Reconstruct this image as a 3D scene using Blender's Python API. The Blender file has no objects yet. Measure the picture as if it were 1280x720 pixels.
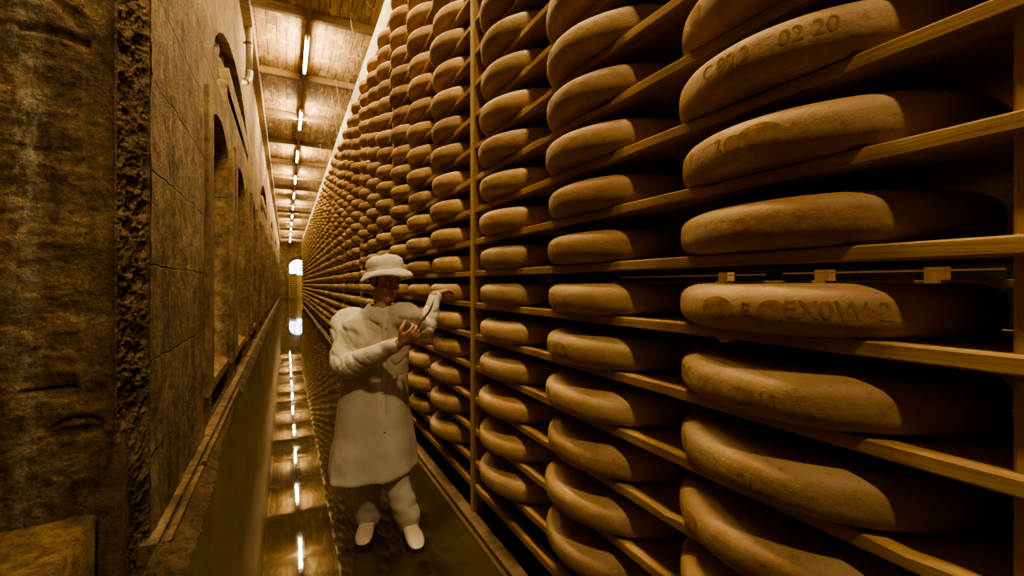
import bpy, bmesh, math, random
from mathutils import Vector, Matrix, noise
random.seed(7)
scn = bpy.context.scene
col = scn.collection
PI = math.pi

# ------------------------------------------------------------------ camera
FPX = 545.0
HZ = 355.0
CAMH = 1.5
TH = math.atan((640 - 358) / FPX)
R_ = Vector((math.cos(TH), -math.sin(TH), 0))
F_ = Vector((math.sin(TH), math.cos(TH), 0))
UP = Vector((0, 0, 1))
cd = bpy.data.cameras.new('camera')
cd.sensor_width = 36
cd.lens = FPX / 1280 * 36
cd.shift_y = -(360 - HZ) / 1280
cd.clip_start = 0.02
cam = bpy.data.objects.new('camera', cd)
cam.location = (0, 0, CAMH)
cam.rotation_euler = (PI / 2, 0, -TH)
col.objects.link(cam)
scn.camera = cam


def P(px, py, Z):
    return Vector((0, 0, CAMH)) + F_ * Z + R_ * ((px - 640) / FPX * Z) + UP * ((HZ - py) / FPX * Z)


# ------------------------------------------------------------------ materials
def newmat(name):
    m = bpy.data.materials.new(name)
    m.use_nodes = True
    nt = m.node_tree
    return m, nt, nt.nodes['Principled BSDF']


class G:
    """small node-graph helper"""
    def __init__(s, nt):
        s.nt = nt

    def n(s, t, **kw):
        x = s.nt.nodes.new(t)
        for k, v in kw.items():
            setattr(x, k, v)
        return x

    def l(s, a, b):
        s.nt.links.new(a, b)

    def coord(s, kind='Object', scale=(1, 1, 1), rot=(0, 0, 0), loc=(0, 0, 0)):
        tc = s.n('ShaderNodeTexCoord')
        mp = s.n('ShaderNodeMapping')
        mp.inputs['Scale'].default_value = scale
        mp.inputs['Rotation'].default_value = rot
        mp.inputs['Location'].default_value = loc
        s.l(tc.outputs[kind], mp.inputs['Vector'])
        return mp.outputs['Vector']

    def noise(s, vec, scale=5, detail=6, rough=.6, dist=0):
        x = s.n('ShaderNodeTexNoise')
        x.inputs['Scale'].default_value = scale
        x.inputs['Detail'].default_value = detail
        x.inputs['Roughness'].default_value = rough
        x.inputs['Distortion'].default_value = dist
        if vec is not None:
            s.l(vec, x.inputs['Vector'])
        return x

    def ramp(s, fac, stops):
        x = s.n('ShaderNodeValToRGB')
        e = x.color_ramp.elements
        while len(e) < len(stops):
            e.new(0.5)
        for k, (p, c) in enumerate(stops):
            e[k].position = p
            e[k].color = (c[0], c[1], c[2], 1) if not isinstance(c, (int, float)) else (c, c, c, 1)
        s.l(fac, x.inputs['Fac'])
        return x.outputs['Color']

    def mix(s, fac, a, b, mode='MIX'):
        x = s.n('ShaderNodeMix', data_type='RGBA', blend_type=mode)
        for sock, v in ((x.inputs[0], fac), (x.inputs[6], a), (x.inputs[7], b)):
            if hasattr(v, 'is_linked'):
                s.l(v, sock)
            elif isinstance(v, (int, float)) and sock != x.inputs[0]:
                sock.default_value = (v, v, v, 1)
            elif isinstance(v, (int, float)):
                sock.default_value = v
            else:
                sock.default_value = (*v, 1)
        return x.outputs[2]

    def math(s, op, a, b=0.0):
        x = s.n('ShaderNodeMath', operation=op)
        for sock, v in ((x.inputs[0], a), (x.inputs[1], b)):
            if hasattr(v, 'is_linked'):
                s.l(v, sock)
            else:
                sock.default_value = v
        return x.outputs[0]

    def bump(s, height, strength=.5, dist=.02, normal=None):
        x = s.n('ShaderNodeBump')
        x.inputs['Strength'].default_value = strength
        x.inputs['Distance'].default_value = dist
        s.l(height, x.inputs['Height'])
        if normal is not None:
            s.l(normal, x.inputs['Normal'])
        return x.outputs['Normal']


def mat_cheese():
    m, nt, b = newmat('cheese_rind')
    g = G(nt)
    oi = g.n('ShaderNodeObjectInfo')
    v = g.coord('Object')
    add = g.n('ShaderNodeVectorMath', operation='ADD')
    g.l(v, add.inputs[0])
    cmb = g.n('ShaderNodeCombineXYZ')
    sc = g.math('MULTIPLY', oi.outputs['Random'], 37.0)
    g.l(sc, cmb.inputs[0]); g.l(sc, cmb.inputs[1])
    g.l(cmb.outputs[0], add.inputs[1])
    vv = add.outputs[0]
    n1 = g.noise(vv, 4.5, 5, .55, .4)
    c1 = g.ramp(n1.outputs['Fac'], [(.3, (.33, .185, .07)), (.52, (.43, .265, .11)), (.72, (.50, .335, .155))])
    n2 = g.noise(vv, 2.0, 3, .5)
    or_ = g.ramp(n2.outputs['Fac'], [(.52, 0), (.72, .6)])
    c2 = g.mix(or_, c1, (.46, .235, .085))
    n3 = g.noise(vv, 48, 4, .7)
    sp = g.ramp(n3.outputs['Fac'], [(.26, .62), (.42, 1)])
    c3 = g.mix(1.0, c2, sp, 'MULTIPLY')
    hs = g.n('ShaderNodeHueSaturation')
    g.l(c3, hs.inputs['Color'])
    g.l(g.math('ADD', g.math('MULTIPLY', oi.outputs['Random'], .35), .80), hs.inputs['Value'])
    hs.inputs['Saturation'].default_value = .88
    g.l(hs.outputs['Color'], b.inputs['Base Color'])
    b.inputs['Roughness'].default_value = .62
    b.inputs['Specular IOR Level'].default_value = .3
    n4 = g.noise(vv, 26, 6, .65)
    n5 = g.noise(vv, 7, 3, .5)
    h = g.math('ADD', n4.outputs['Fac'], g.math('MULTIPLY', n5.outputs['Fac'], 2.0))
    g.l(g.bump(h, .55, .006), b.inputs['Normal'])
    return m


def mat_ink(name, c):
    m, nt, b = newmat(name)
    g = G(nt)
    n1 = g.noise(g.coord('Object'), 42, 4, .65)
    g.l(g.ramp(n1.outputs['Fac'], [(.36, c), (.60, (.39, .235, .095))]), b.inputs['Base Color'])
    b.inputs['Roughness'].default_value = .7
    b.inputs['Specular IOR Level'].default_value = .15
    return m


def mat_wood(name, dark, mid, light, axis=1, rough=.75, band=9):
    m, nt, b = newmat(name)
    g = G(nt)
    sc = [band, band, band]
    sc[axis] = band * .06
    v = g.coord('Object', scale=sc)
    n1 = g.noise(v, 3, 8, .65, .6)
    c = g.ramp(n1.outputs['Fac'], [(.28, dark), (.5, mid), (.72, light)])
    n2 = g.noise(g.coord('Object'), 1.6, 4, .6)
    c2 = g.mix(g.ramp(n2.outputs['Fac'], [(.4, 0), (.7, .55)]), c, dark)
    g.l(c2, b.inputs['Base Color'])
    b.inputs['Roughness'].default_value = rough
    g.l(g.bump(n1.outputs['Fac'], .4, .006), b.inputs['Normal'])
    return m


def mat_stone(name, tint=(1, 1, 1), joints=True, front=False, rough_amt=1.0):
    m, nt, b = newmat(name)
    g = G(nt)
    v = g.coord('Object')
    n1 = g.noise(v, 1.3, 8, .62, .3)
    base = g.ramp(n1.outputs['Fac'], [(.25, (.14 * tint[0], .085 * tint[1], .04 * tint[2])), (.48, (.27 * tint[0], .18 * tint[1], .088 * tint[2])), (.75, (.40 * tint[0], .28 * tint[1], .145 * tint[2]))])
    # vertical streaks of damp
    vs = g.coord('Object', scale=(5, 5, .35))
    ns = g.noise(vs, 1.6, 5, .6)
    st = g.ramp(ns.outputs['Fac'], [(.33, .72), (.55, 1.0), (.7, 1.08)])
    c = g.mix(1.0, base, st, 'MULTIPLY')
    n2 = g.noise(v, 14, 8, .7)
    grit = g.ramp(n2.outputs['Fac'], [(.33, .42), (.56, 1.0), (.72, 1.15)])
    c = g.mix(1.0, c, grit, 'MULTIPLY')
    # pale lime bloom
    n6 = g.noise(v, .9, 7, .7, 1.2)
    c = g.mix(g.ramp(n6.outputs['Fac'], [(.56, 0), (.70, .55)]), c, (.42 * tint[0], .36 * tint[1], .25 * tint[2]))
    if front:
        tcx = g.n('ShaderNodeTexCoord'); sx = g.n('ShaderNodeSeparateXYZ'); g.l(tcx.outputs['Object'], sx.inputs[0])
        nx = g.noise(g.coord('Object', scale=(2, 2, 1.2)), 2.4, 7, .7, .6)
        xx = g.math('ADD', sx.outputs[0], g.math('MULTIPLY', nx.outputs['Fac'], .16))
        bnd = g.math('ABSOLUTE', g.math('ADD', xx, .985))
        bm_ = g.ramp(bnd, [(.02, .75), (.075, 0)])
        nb_ = g.noise(g.coord('Object', scale=(9, 9, 3)), 3, 7, .75)
        c = g.mix(g.math('MULTIPLY', bm_, g.ramp(nb_.outputs['Fac'], [(.42, 0), (.6, 1)])), c, (.42, .37, .27))
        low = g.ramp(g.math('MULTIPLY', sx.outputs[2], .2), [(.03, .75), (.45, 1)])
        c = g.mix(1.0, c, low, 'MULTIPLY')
    n3 = g.noise(v, 30, 8, .7)
    hgt = g.math('ADD', g.math('MULTIPLY', n2.outputs['Fac'], .8), g.math('MULTIPLY', n3.outputs['Fac'], .5))
    hgt = g.math('ADD', hgt, g.math('MULTIPLY', n1.outputs['Fac'], 1.2))
    n9 = g.noise(v, 75, 5, .7)
    pits = g.ramp(n9.outputs['Fac'], [(.30, .45), (.44, 1)])
    c = g.mix(1.0, c, pits, 'MULTIPLY')
    n10 = g.noise(v, 3.2, 6, .65, .8)
    c = g.mix(1.0, c, g.ramp(n10.outputs['Fac'], [(.34, .62), (.52, 1.0), (.68, 1.18)]), 'MULTIPLY')
    hgt = g.math('ADD', hgt, g.math('MULTIPLY', pits, .5))
    if joints:
        tc = g.n('ShaderNodeTexCoord')
        sep = g.n('ShaderNodeSeparateXYZ')
        nd = g.noise(tc.outputs['Object'], 2.2, 4, .6)
        g.l(tc.outputs['Object'], sep.inputs[0])
        cm = g.n('ShaderNodeCombineXYZ')
        off = g.math('MULTIPLY', g.math('SUBTRACT', nd.outputs['Fac'], .5), .07)
        g.l(g.math('ADD', sep.outputs[0 if front else 1], off), cm.inputs[0])
        g.l(g.math('ADD', g.math('ADD', sep.outputs[2], off), -.025), cm.inputs[1])
        br = g.n('ShaderNodeTexBrick')
        br.inputs['Color1'].default_value = (.82, .82, .82, 1)
        br.inputs['Color2'].default_value = (1.1, 1.1, 1.1, 1)
        br.inputs['Mortar'].default_value = (0, 0, 0, 1)
        br.inputs['Scale'].default_value = 1
        br.inputs['Brick Width'].default_value = 2.3 if not front else 6.1
        br.inputs['Row Height'].default_value = .525
        br.inputs['Mortar Size'].default_value = .007
        br.inputs['Mortar Smooth'].default_value = .6
        g.l(cm.outputs[0], br.inputs['Vector'])
        gap = g.noise(tc.outputs['Object'], 1.1, 3, .5)
        msk = g.math('MULTIPLY', br.outputs['Fac'], g.ramp(gap.outputs['Fac'], [(.40, .1), (.56, 1)]))
        c = g.mix(1.0, c, br.outputs['Color'], 'MULTIPLY') if False else g.mix(msk, c, (.02, .012, .006))
        hgt = g.math('SUBTRACT', hgt, g.math('MULTIPLY', msk, 2.5))
    g.l(c, b.inputs['Base Color'])
    b.inputs['Roughness'].default_value = .8
    b.inputs['Specular IOR Level'].default_value = .25
    g.l(g.bump(hgt, .9, .03 * rough_amt), b.inputs['Normal'])
    return m


def mat_plain(name, c, rough=.5, metal=0, bump=0, bscale=60, var=.15, spec=.4):
    m, nt, b = newmat(name)
    g = G(nt)
    n1 = g.noise(g.coord('Object'), 9, 5, .6)
    lo = tuple(x * (1 - var) for x in c)
    hi = tuple(min(1, x * (1 + var)) for x in c)
    g.l(g.ramp(n1.outputs['Fac'], [(.3, lo), (.7, hi)]), b.inputs['Base Color'])
    b.inputs['Roughness'].default_value = rough
    b.inputs['Metallic'].default_value = metal
    b.inputs['Specular IOR Level'].default_value = spec
    if bump:
        n2 = g.noise(g.coord('Object'), bscale, 4, .6)
        g.l(g.bump(n2.outputs['Fac'], bump, .004), b.inputs['Normal'])
    return m


def mat_emit(name, c, s):
    m, nt, b = newmat(name)
    b.inputs['Base Color'].default_value = (.8, .8, .8, 1)
    b.inputs['Emission Color'].default_value = (*c, 1)
    b.inputs['Emission Strength'].default_value = s
    return m


def mat_floor():
    m, nt, b = newmat('wet_concrete')
    g = G(nt)
    v = g.coord('Object')
    tc = g.n('ShaderNodeTexCoord')
    sep = g.n('ShaderNodeSeparateXYZ')
    g.l(tc.outputs['Object'], sep.inputs[0])
    n1 = g.noise(v, 1.4, 6, .6, .4)
    c = g.ramp(n1.outputs['Fac'], [(.3, (.026, .018, .005)), (.55, (.050, .035, .010)), (.75, (.075, .053, .018))])
    # joint between the two slabs
    d = g.math('ABSOLUTE', g.math('ADD', sep.outputs[0], .115))
    j = g.ramp(d, [(.004, 1), (.012, 0)])
    c = g.mix(j, c, (.012, .008, .004))
    side = g.ramp(g.math('ADD', sep.outputs[0], .5), [(.380, 1), (.392, 0)])   # 1 on the duller slab by the wall
    c = g.mix(g.math('MULTIPLY', side, .6), c, (.042, .029, .008))
    g.l(c, b.inputs['Base Color'])
    n2 = g.noise(v, 3.5, 6, .65)
    wet = g.ramp(n2.outputs['Fac'], [(.35, .02), (.62, .035), (.78, .12)])
    r = g.math('ADD', wet, g.math('MULTIPLY', side, .06))
    g.l(r, b.inputs['Roughness'])
    b.inputs['Specular IOR Level'].default_value = .6
    vs = g.coord('Object', scale=(1.0, .5, 1))
    n3 = g.noise(vs, 6, 3, .5)
    n4 = g.noise(v, 40, 4, .6)
    h = g.math('ADD', n3.outputs['Fac'], g.math('MULTIPLY', n4.outputs['Fac'], g.math('MULTIPLY', side, .35)))
    g.l(g.bump(h, .035, .010), b.inputs['Normal'])
    return m


def mat_ceiling():
    m, nt, b = newmat('ceiling_planks')
    g = G(nt)
    tc = g.n('ShaderNodeTexCoord')
    sep = g.n('ShaderNodeSeparateXYZ')
    g.l(tc.outputs['Object'], sep.inputs[0])
    cm = g.n('ShaderNodeCombineXYZ')
    g.l(sep.outputs[1], cm.inputs[0]); g.l(sep.outputs[0], cm.inputs[1])
    br = g.n('ShaderNodeTexBrick')
    br.inputs['Color1'].default_value = (.55, .55, .55, 1)
    br.inputs['Color2'].default_value = (1.15, 1.15, 1.15, 1)
    br.inputs['Mortar'].default_value = (.06, .06, .06, 1)
    br.inputs['Scale'].default_value = 1
    br.inputs['Brick Width'].default_value = 2.66
    br.inputs['Row Height'].default_value = .17
    br.inputs['Mortar Size'].default_value = .006
    g.l(cm.outputs[0], br.inputs['Vector'])
    v = g.coord('Object', scale=(9, .8, 9))
    n1 = g.noise(v, 2.2, 8, .7, .8)
    c = g.ramp(n1.outputs['Fac'], [(.25, (.11, .06, .022)), (.5, (.30, .18, .08)), (.75, (.50, .36, .19))])
    c = g.mix(1.0, c, br.outputs['Color'], 'MULTIPLY')
    n2 = g.noise(g.coord('Object', scale=(2.5, 1, 1)), 2.2, 7, .75, .5)
    c = g.mix(g.ramp(n2.outputs['Fac'], [(.52, 0), (.62, .7)]), c, (.56, .45, .28))
    g.l(c, b.inputs['Base Color'])
    b.inputs['Roughness'].default_value = .7
    g.l(g.bump(g.math('ADD', n1.outputs['Fac'], g.math('MULTIPLY', br.outputs['Fac'], -2)), .5, .01), b.inputs['Normal'])
    return m


M = {}
M['cheese'] = mat_cheese()
M['stamp'] = mat_ink('stamp_ink', (.25, .145, .053))
M['stamp_dark'] = mat_ink('stamp_dark_ink', (.13, .07, .025))
M['board'] = mat_wood('spruce_board', (.28, .155, .055), (.43, .27, .11), (.55, .37, .17), axis=1)
M['post'] = mat_wood('pale_post_wood', (.36, .23, .11), (.50, .34, .175), (.60, .43, .24), axis=2)
M['darkwood'] = mat_wood('dark_beam_wood', (.10, .06, .028), (.20, .125, .06), (.30, .20, .10), axis=0)
M['whitewood'] = mat_plain('white_fascia_paint', (.82, .76, .64), .6, bump=.2)
M['stone'] = mat_stone('stone_blocks')
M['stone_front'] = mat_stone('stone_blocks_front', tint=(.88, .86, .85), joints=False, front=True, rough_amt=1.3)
M['stone_plain'] = mat_stone('stone_plain', joints=False)
M['rubble'] = mat_stone('broken_mortar', tint=(.9, .9, .95), joints=False, rough_amt=2)
M['pale_stone'] = mat_stone('pale_worn_stone', tint=(1.3, 1.3, 1.25), joints=False, rough_amt=.6)
M['bench'] = mat_stone('worn_bench_stone', tint=(.85, .80, .74), joints=False, rough_amt=.8)
M['dark_rubble'] = mat_stone('dark_wet_rubble', tint=(.55, .52, .50), joints=False, rough_amt=2)
M['kerb'] = mat_stone('kerb_stone', tint=(.85, .82, .78), joints=False, rough_amt=1)
M['dark_wall'] = mat_stone('shade_dark_stone', tint=(.14, .13, .12))  # shade behind the rack put into the stone colour
M['floor'] = mat_floor()
M['ceiling'] = mat_ceiling()
M['metal'] = mat_plain('dull_steel', (.35, .32, .27), .35, .9)
M['rust'] = mat_plain('rusty_steel', (.16, .10, .055), .5, .6, bump=.3)
M['pipe'] = mat_plain('grey_drain_pipe', (.27, .215, .15), .5, bump=.1, var=.25)
M['housing'] = mat_plain('light_housing', (.45, .40, .32), .5)
M['coat'] = mat_plain('white_cotton', (.60, .54, .45), .85, bump=.35, bscale=220, var=.05, spec=.1)
M['trousers'] = mat_plain('white_trouser_cloth', (.56, .50, .41), .85, bump=.3, bscale=200, var=.05, spec=.1)
M['clog'] = mat_plain('white_rubber', (.62, .54, .42), .4, var=.05)
M['sole'] = mat_plain('dark_sole', (.05, .04, .03), .6)
M['skin'] = mat_plain('skin', (.46, .26, .17), .55, bump=.15, bscale=120, var=.08)
M['hair'] = mat_plain('dark_hair', (.05, .03, .018), .6, bump=.6, bscale=200)
M['eye'] = mat_plain('eye_white', (.6, .56, .5), .25, var=.02)
M['iris'] = mat_plain('iris_brown', (.05, .03, .015), .2)
M['lip'] = mat_plain('lip', (.36, .15, .11), .5)
M['tube'] = mat_emit('tube_glow', (1, .775, .42), 160)
M['pane'] = mat_emit('window_daylight', (.70, .87, 1.0), 2.6)
M['door_glow'] = mat_plain('lit_yellow_door', (.75, .55, .22), .5)


# ------------------------------------------------------------------ mesh helpers
def obj(name, bm, mat, parent=None, smooth=False, loc=None):
    me = bpy.data.meshes.new(name)
    bm.normal_update()
    bm.to_mesh(me)
    bm.free()
    return link(name, me, mat, parent, smooth, loc)


def link(name, me, mat, parent=None, smooth=False, loc=None):
    if mat is not None:
        me.materials.clear()
        me.materials.append(mat)
    if smooth:
        for p in me.polygons:
            p.use_smooth = True
    o = bpy.data.objects.new(name, me)
    col.objects.link(o)
    if loc is not None:
        o.location = loc
    if parent is not None:
        o.parent = parent
    return o


def tag(o, label=None, cat=None, group=None, kind=None):
    if label: o['label'] = label
    if cat: o['category'] = cat
    if group: o['group'] = group
    if kind: o['kind'] = kind
    return o


def thing(name, label, cat, loc=(0, 0, 0), group=None):
    o = bpy.data.objects.new(name, None)
    o.empty_display_size = .1
    o.location = loc
    col.objects.link(o)
    return tag(o, label, cat, group)


def struct(name, bm, mat, smooth=False):
    return tag(obj(name, bm, mat, None, smooth), kind='structure')


def box(bm, x0, x1, y0, y1, z0, z1, bev=0):
    vs = [bm.verts.new((x, y, z)) for z in (z0, z1) for y in (y0, y1) for x in (x0, x1)]
    q = [(0, 2, 3, 1), (4, 5, 7, 6), (0, 1, 5, 4), (2, 6, 7, 3), (0, 4, 6, 2), (1, 3, 7, 5)]
    fs = [bm.faces.new([vs[i] for i in f]) for f in q]
    if bev:
        es = list({e for f in fs for e in f.edges})
        bmesh.ops.bevel(bm, geom=es, offset=bev, segments=1, affect='EDGES')
    return bm


def nbox(*a, bev=0):
    return box(bmesh.new(), *a, bev=bev)


def frame_of(d, ref=None):
    d = d.normalized()
    ref = ref or (Vector((0, 0, 1)) if abs(d.z) < .9 else Vector((1, 0, 0)))
    a = d.cross(ref).normalized()
    return a, a.cross(d).normalized()


def tube(bm, pts, rad, seg=14, caps=True):
    """loft along pts; rad: float or (ra, rb) per point; rounded ends come from extra points"""
    pts = [Vector(p) for p in pts]
    rings = []
    a = None
    for i, p in enumerate(pts):
        d = (pts[min(i + 1, len(pts) - 1)] - pts[max(i - 1, 0)]).normalized()
        if a is None:
            a, b = frame_of(d)
        else:
            a = (a - d * a.dot(d)).normalized()
            b = d.cross(a) * -1
            b = a.cross(d)
        r = rad[i] if isinstance(rad, (list, tuple)) else rad
        ra, rb = r if isinstance(r, (tuple, list)) else (r, r)
        rings.append([bm.verts.new(p + a * (ra * math.cos(2 * PI * k / seg)) + b * (rb * math.sin(2 * PI * k / seg))) for k in range(seg)])
    for r0, r1 in zip(rings, rings[1:]):
        for k in range(seg):
            bm.faces.new((r0[k], r0[(k + 1) % seg], r1[(k + 1) % seg], r1[k]))
    if caps:
        bm.faces.new(list(reversed(rings[0])))
        bm.faces.new(rings[-1])
    return rings


def limb(bm, pts, rad, seg=14, sub=5):
    """smooth (Catmull-Rom) limb with rounded ends"""
    pts = [Vector(p) for p in pts]
    P4 = [pts[0] * 2 - pts[1]] + pts + [pts[-1] * 2 - pts[-2]]
    R4 = [rad[0]] + list(rad) + [rad[-1]]
    op, orr = [], []
    for i in range(1, len(P4) - 2):
        p0, p1, p2, p3 = P4[i - 1:i + 3]
        for k in range(sub):
            t = k / sub
            op.append(.5 * ((2 * p1) + (p2 - p0) * t + (2 * p0 - 5 * p1 + 4 * p2 - p3) * t * t + (3 * p1 - p0 - 3 * p2 + p3) * t ** 3))
            s = t * t * (3 - 2 * t)
            orr.append(R4[i] * (1 - s) + R4[i + 1] * s)
    op.append(pts[-1]); orr.append(rad[-1])
    # round ends
    d0 = (op[0] - op[1]).normalized(); d1 = (op[-1] - op[-2]).normalized()
    r0, r1 = orr[0], orr[-1]
    pre = [(op[0] + d0 * r0 * .9, r0 * .35), (op[0] + d0 * r0 * .6, r0 * .78)]
    post = [(op[-1] + d1 * r1 * .6, r1 * .78), (op[-1] + d1 * r1 * .9, r1 * .35)]
    op = [p for p, _ in pre] + op + [p for p, _ in post]
    orr = [r for _, r in pre] + orr + [r for _, r in post]
    return tube(bm, op, orr, seg)


def ellipsoid(bm, c, ax, ay, az, X=Vector((1, 0, 0)), Y=Vector((0, 1, 0)), Z=Vector((0, 0, 1)), u=20, v=14):
    res = bmesh.ops.create_uvsphere(bm, u_segments=u, v_segments=v, radius=1)
    for vt in res['verts']:
        q = vt.co.copy()
        vt.co = Vector(c) + X * (q.x * ax) + Y * (q.y * ay) + Z * (q.z * az)


def remeshed(bm, voxel, smooth_it=6, fac=.5):
    me = bpy.data.meshes.new('tmp')
    bmesh.ops.recalc_face_normals(bm, faces=bm.faces[:])
    bm.to_mesh(me); bm.free()
    o = bpy.data.objects.new('tmp', me)
    col.objects.link(o)
    r = o.modifiers.new('r', 'REMESH'); r.mode = 'VOXEL'; r.voxel_size = voxel; r.use_smooth_shade = True
    s = o.modifiers.new('s', 'SMOOTH'); s.iterations = smooth_it; s.factor = fac
    dg = bpy.context.evaluated_depsgraph_get()
    out = bpy.data.meshes.new_from_object(o.evaluated_get(dg))
    bpy.data.objects.remove(o)
    bpy.data.meshes.remove(me)
    return out


def N3(p, s=1.0, seed=0):
    return noise.noise(Vector(p) * s + Vector((seed * 7.3, seed * 3.1, seed * 1.7)))


# ------------------------------------------------------------------ dimensions
RX = 1.074           # front plane of the shelf boards
TIER = .203
B0 = 1.584           # top of the first board above eye level
BT = .034
N_UP, N_DN = 14, 6
PY0, PSP = .26, 2.36
NBAY = 15
YEND = PY0 + PSP * NBAY
WALL = -.69
CEIL = 6.36
YF = 56.0


def board_top(n):        # n < 0 below eye level, n >= 0 above
    return B0 + TIER * n


# ------------------------------------------------------------------ room shell
bm = bmesh.new()
vs = [bm.verts.new(p) for p in ((-4, -6, 0), (5, -6, 0), (5, YF + 1, 0), (-4, YF + 1, 0))]
bm.faces.new(vs)
struct('floor', bm, M['floor'])
struct('ceiling', nbox(-4, 5, -6, YF + 1, CEIL, CEIL + .1), M['ceiling'])
k = 0
for i in range(-3, 18):
    y = 8.55 + 2.66 * i
    if y > YF: break
    k += 1
    struct('trim_%d' % k, nbox(WALL - .4, 4.8, y - .06, y + .06, CEIL - .15, CEIL - .001, bev=.01), M['darkwood'])


def arch_poly(y0, y1, zb, zs, rise, seg=14):
    pts = [(y0, zb), (y1, zb), (y1, zs)]
    c, hw = (y0 + y1) / 2, (y1 - y0) / 2
    for i in range(1, seg):
        a = PI * i / seg
        pts.append((c + hw * math.cos(a), zs + rise * math.sin(a)))
    pts.append((y0, zs))
    return pts


def panel_with_holes(outer, holes, x_front, depth):
    cu = bpy.data.curves.new('c', 'CURVE')
    cu.dimensions = '2D'; cu.fill_mode = 'BOTH'; cu.extrude = depth / 2
    for poly in [outer] + holes:
        sp = cu.splines.new('POLY')
        sp.points.add(len(poly) - 1)
        for q, (a, b) in zip(sp.points, poly):
            q.co = (a, b, 0, 1)
        sp.use_cyclic_u = True
    o = bpy.data.objects.new('c', cu)
    col.objects.link(o)
    dg = bpy.context.evaluated_depsgraph_get()
    me = bpy.data.meshes.new_from_object(o.evaluated_get(dg))
    bpy.data.objects.remove(o)
    for v in me.vertices:
        a, b, c = v.co
        v.co = (x_front - depth / 2 + c, a, b)
    bmm = bmesh.new(); bmm.from_mesh(me)
    bmesh.ops.remove_doubles(bmm, verts=bmm.verts[:], dist=1e-5)
    bmesh.ops.recalc_face_normals(bmm, faces=bmm.faces[:])
    bpy.data.meshes.remove(me)
    return bmm


WY0 = 4.7
holes, backs = [], []
strips = []
for b in range(6):
    s = 5.4 + 9.5 * b
    for (o, w) in ((0, 1.55), (2.5, 1.7), (5.9, 1.55)):
        if s + o + w < YF - .5:
            holes.append(arch_poly(s + o, s + o + w, .46, 3.05, .38))
            holes.append([(s + o + .05, .13), (s + o + w - .1, .13), (s + o + w - .1, .37), (s + o + .05, .37)])
            strips.append((s + o - .42, s + o - .10))
            strips.append((s + o + w + .08, s + o + w + .34))
    if s + 5.4 < YF:
        c, hw = s + 2.65, 2.65
        poly = [(s + 1.6, 4.42), (s + 5.1, 4.42)]
        for i in range(1, 20):
            a = math.radians(24) + (PI * .93 - math.radians(24)) * (i - 1) / 18
            poly.append((c + hw * math.cos(a), 3.6 + 1.25 * math.sin(a)))
        poly += [(s + .05, 3.75), (s + 1.25, 3.75)]
        holes.append(poly)
        holes.append([(s + 1.45, 3.98), (s + 4.85, 3.96), (s + 4.85, 4.12), (s + 1.4, 4.14)])
outer = [(WY0, 0), (YF, 0), (YF, CEIL), (WY0, CEIL)]
wl = struct('wall_left', panel_with_holes(outer, holes, WALL, .30), M['stone'])
bm = bmesh.new()
box(bm, WALL - .50, WALL - .27, WY0, YF, 0, 3.55)          # infill set back in the niches
box(bm, WALL - .62, WALL - .52, WY0, YF, 3.4, CEIL)        # deeper fill behind the big arches
obj('infill', bm, M['stone_plain'], wl)
for b in range(5):                                         # shallow rubble fill, the near half of each arch
    s = 5.4 + 9.5 * b
    bm = bmesh.new()
    bmesh.ops.create_grid(bm, x_segments=40, y_segments=30, size=.5)
    for v in bm.verts:
        yy = s + (v.co.x + .5) * 2.25
        zz = 3.6 + (v.co.y + .5) * 1.4
        d = -.12 + .05 * N3((0, yy * 3, zz * 3)) + .03 * N3((0, yy * 9, zz * 9), 1, 3)
        v.co = (WALL + d, yy, zz)
    obj('arch_fill', bm, M['rubble'], wl, True)
for (a, c) in strips:
    if a < WY0 + .1 or c > YF - .3: continue
    obj('pilaster_strip', nbox(WALL - .05, WALL + .042, a, c, .42, 3.3 + .3 * random.random(), bev=.008), M['stone_plain'], wl)
# the sill stones of the niches
for b in range(4):
    s = 5.4 + 9.5 * b
    for (o, w) in ((0, 1.55), (2.5, 1.7), (5.9, 1.55)):
        bm = bmesh.new()
        box(bm, WALL - .26, WALL + .01, s + o + .01, s + o + w - .01, .40, .50)
        for v in bm.verts:
            if v.co.x < WALL - .2 and v.co.z > .45: v.co.z += .16
        obj('niche_sill', bm, M['pale_stone'], wl)

# near pier: side face, broken corner and the face towards the camera
PX = WALL + .03
bm = bmesh.new()
nu, nv = 90, 330
def side_face():
    g = []
    for j in range(nv + 1):
        z = CEIL * j / nv
        row = []
        for i in range(nu + 1):
            y = 3.02 + (4.8 - 3.02) * i / nu
            d = .012 * N3((0, y * 1.5, z * 1.5), 1, 1) + .009 * N3((0, y * 6, z * 5), 1, 2) + .004 * N3((0, y * 16, z * 14), 1, 3)
            zj = (z - .025) % .525
            row.append(bm.verts.new((PX + d, y, z)))
        g.append(row)
    for j in range(nv):
        for i in range(nu):
            bm.faces.new((g[j][i], g[j][i + 1], g[j + 1][i + 1], g[j + 1][i]))
    # return into the wall at the far edge
    e = [bm.verts.new((PX - .2, 4.8, CEIL * j / nv)) for j in range(nv + 1)]
    for j in range(nv):
        bm.faces.new((g[j][nu], e[j], e[j + 1], g[j + 1][nu]))
side_face()
wp = struct('wall_pier', bm, M['stone'], True)
bm = bmesh.new()
nu, nv = 84, 620
g = []
def groove(x, z, x0, x1, zf, w, dep):
    if not (x0 < x < x1): return 0
    e = min(1, (x - x0) / .02, (x1 - x) / .02)
    return dep * e * math.exp(-((z - zf(x)) / w) ** 2)
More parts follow.
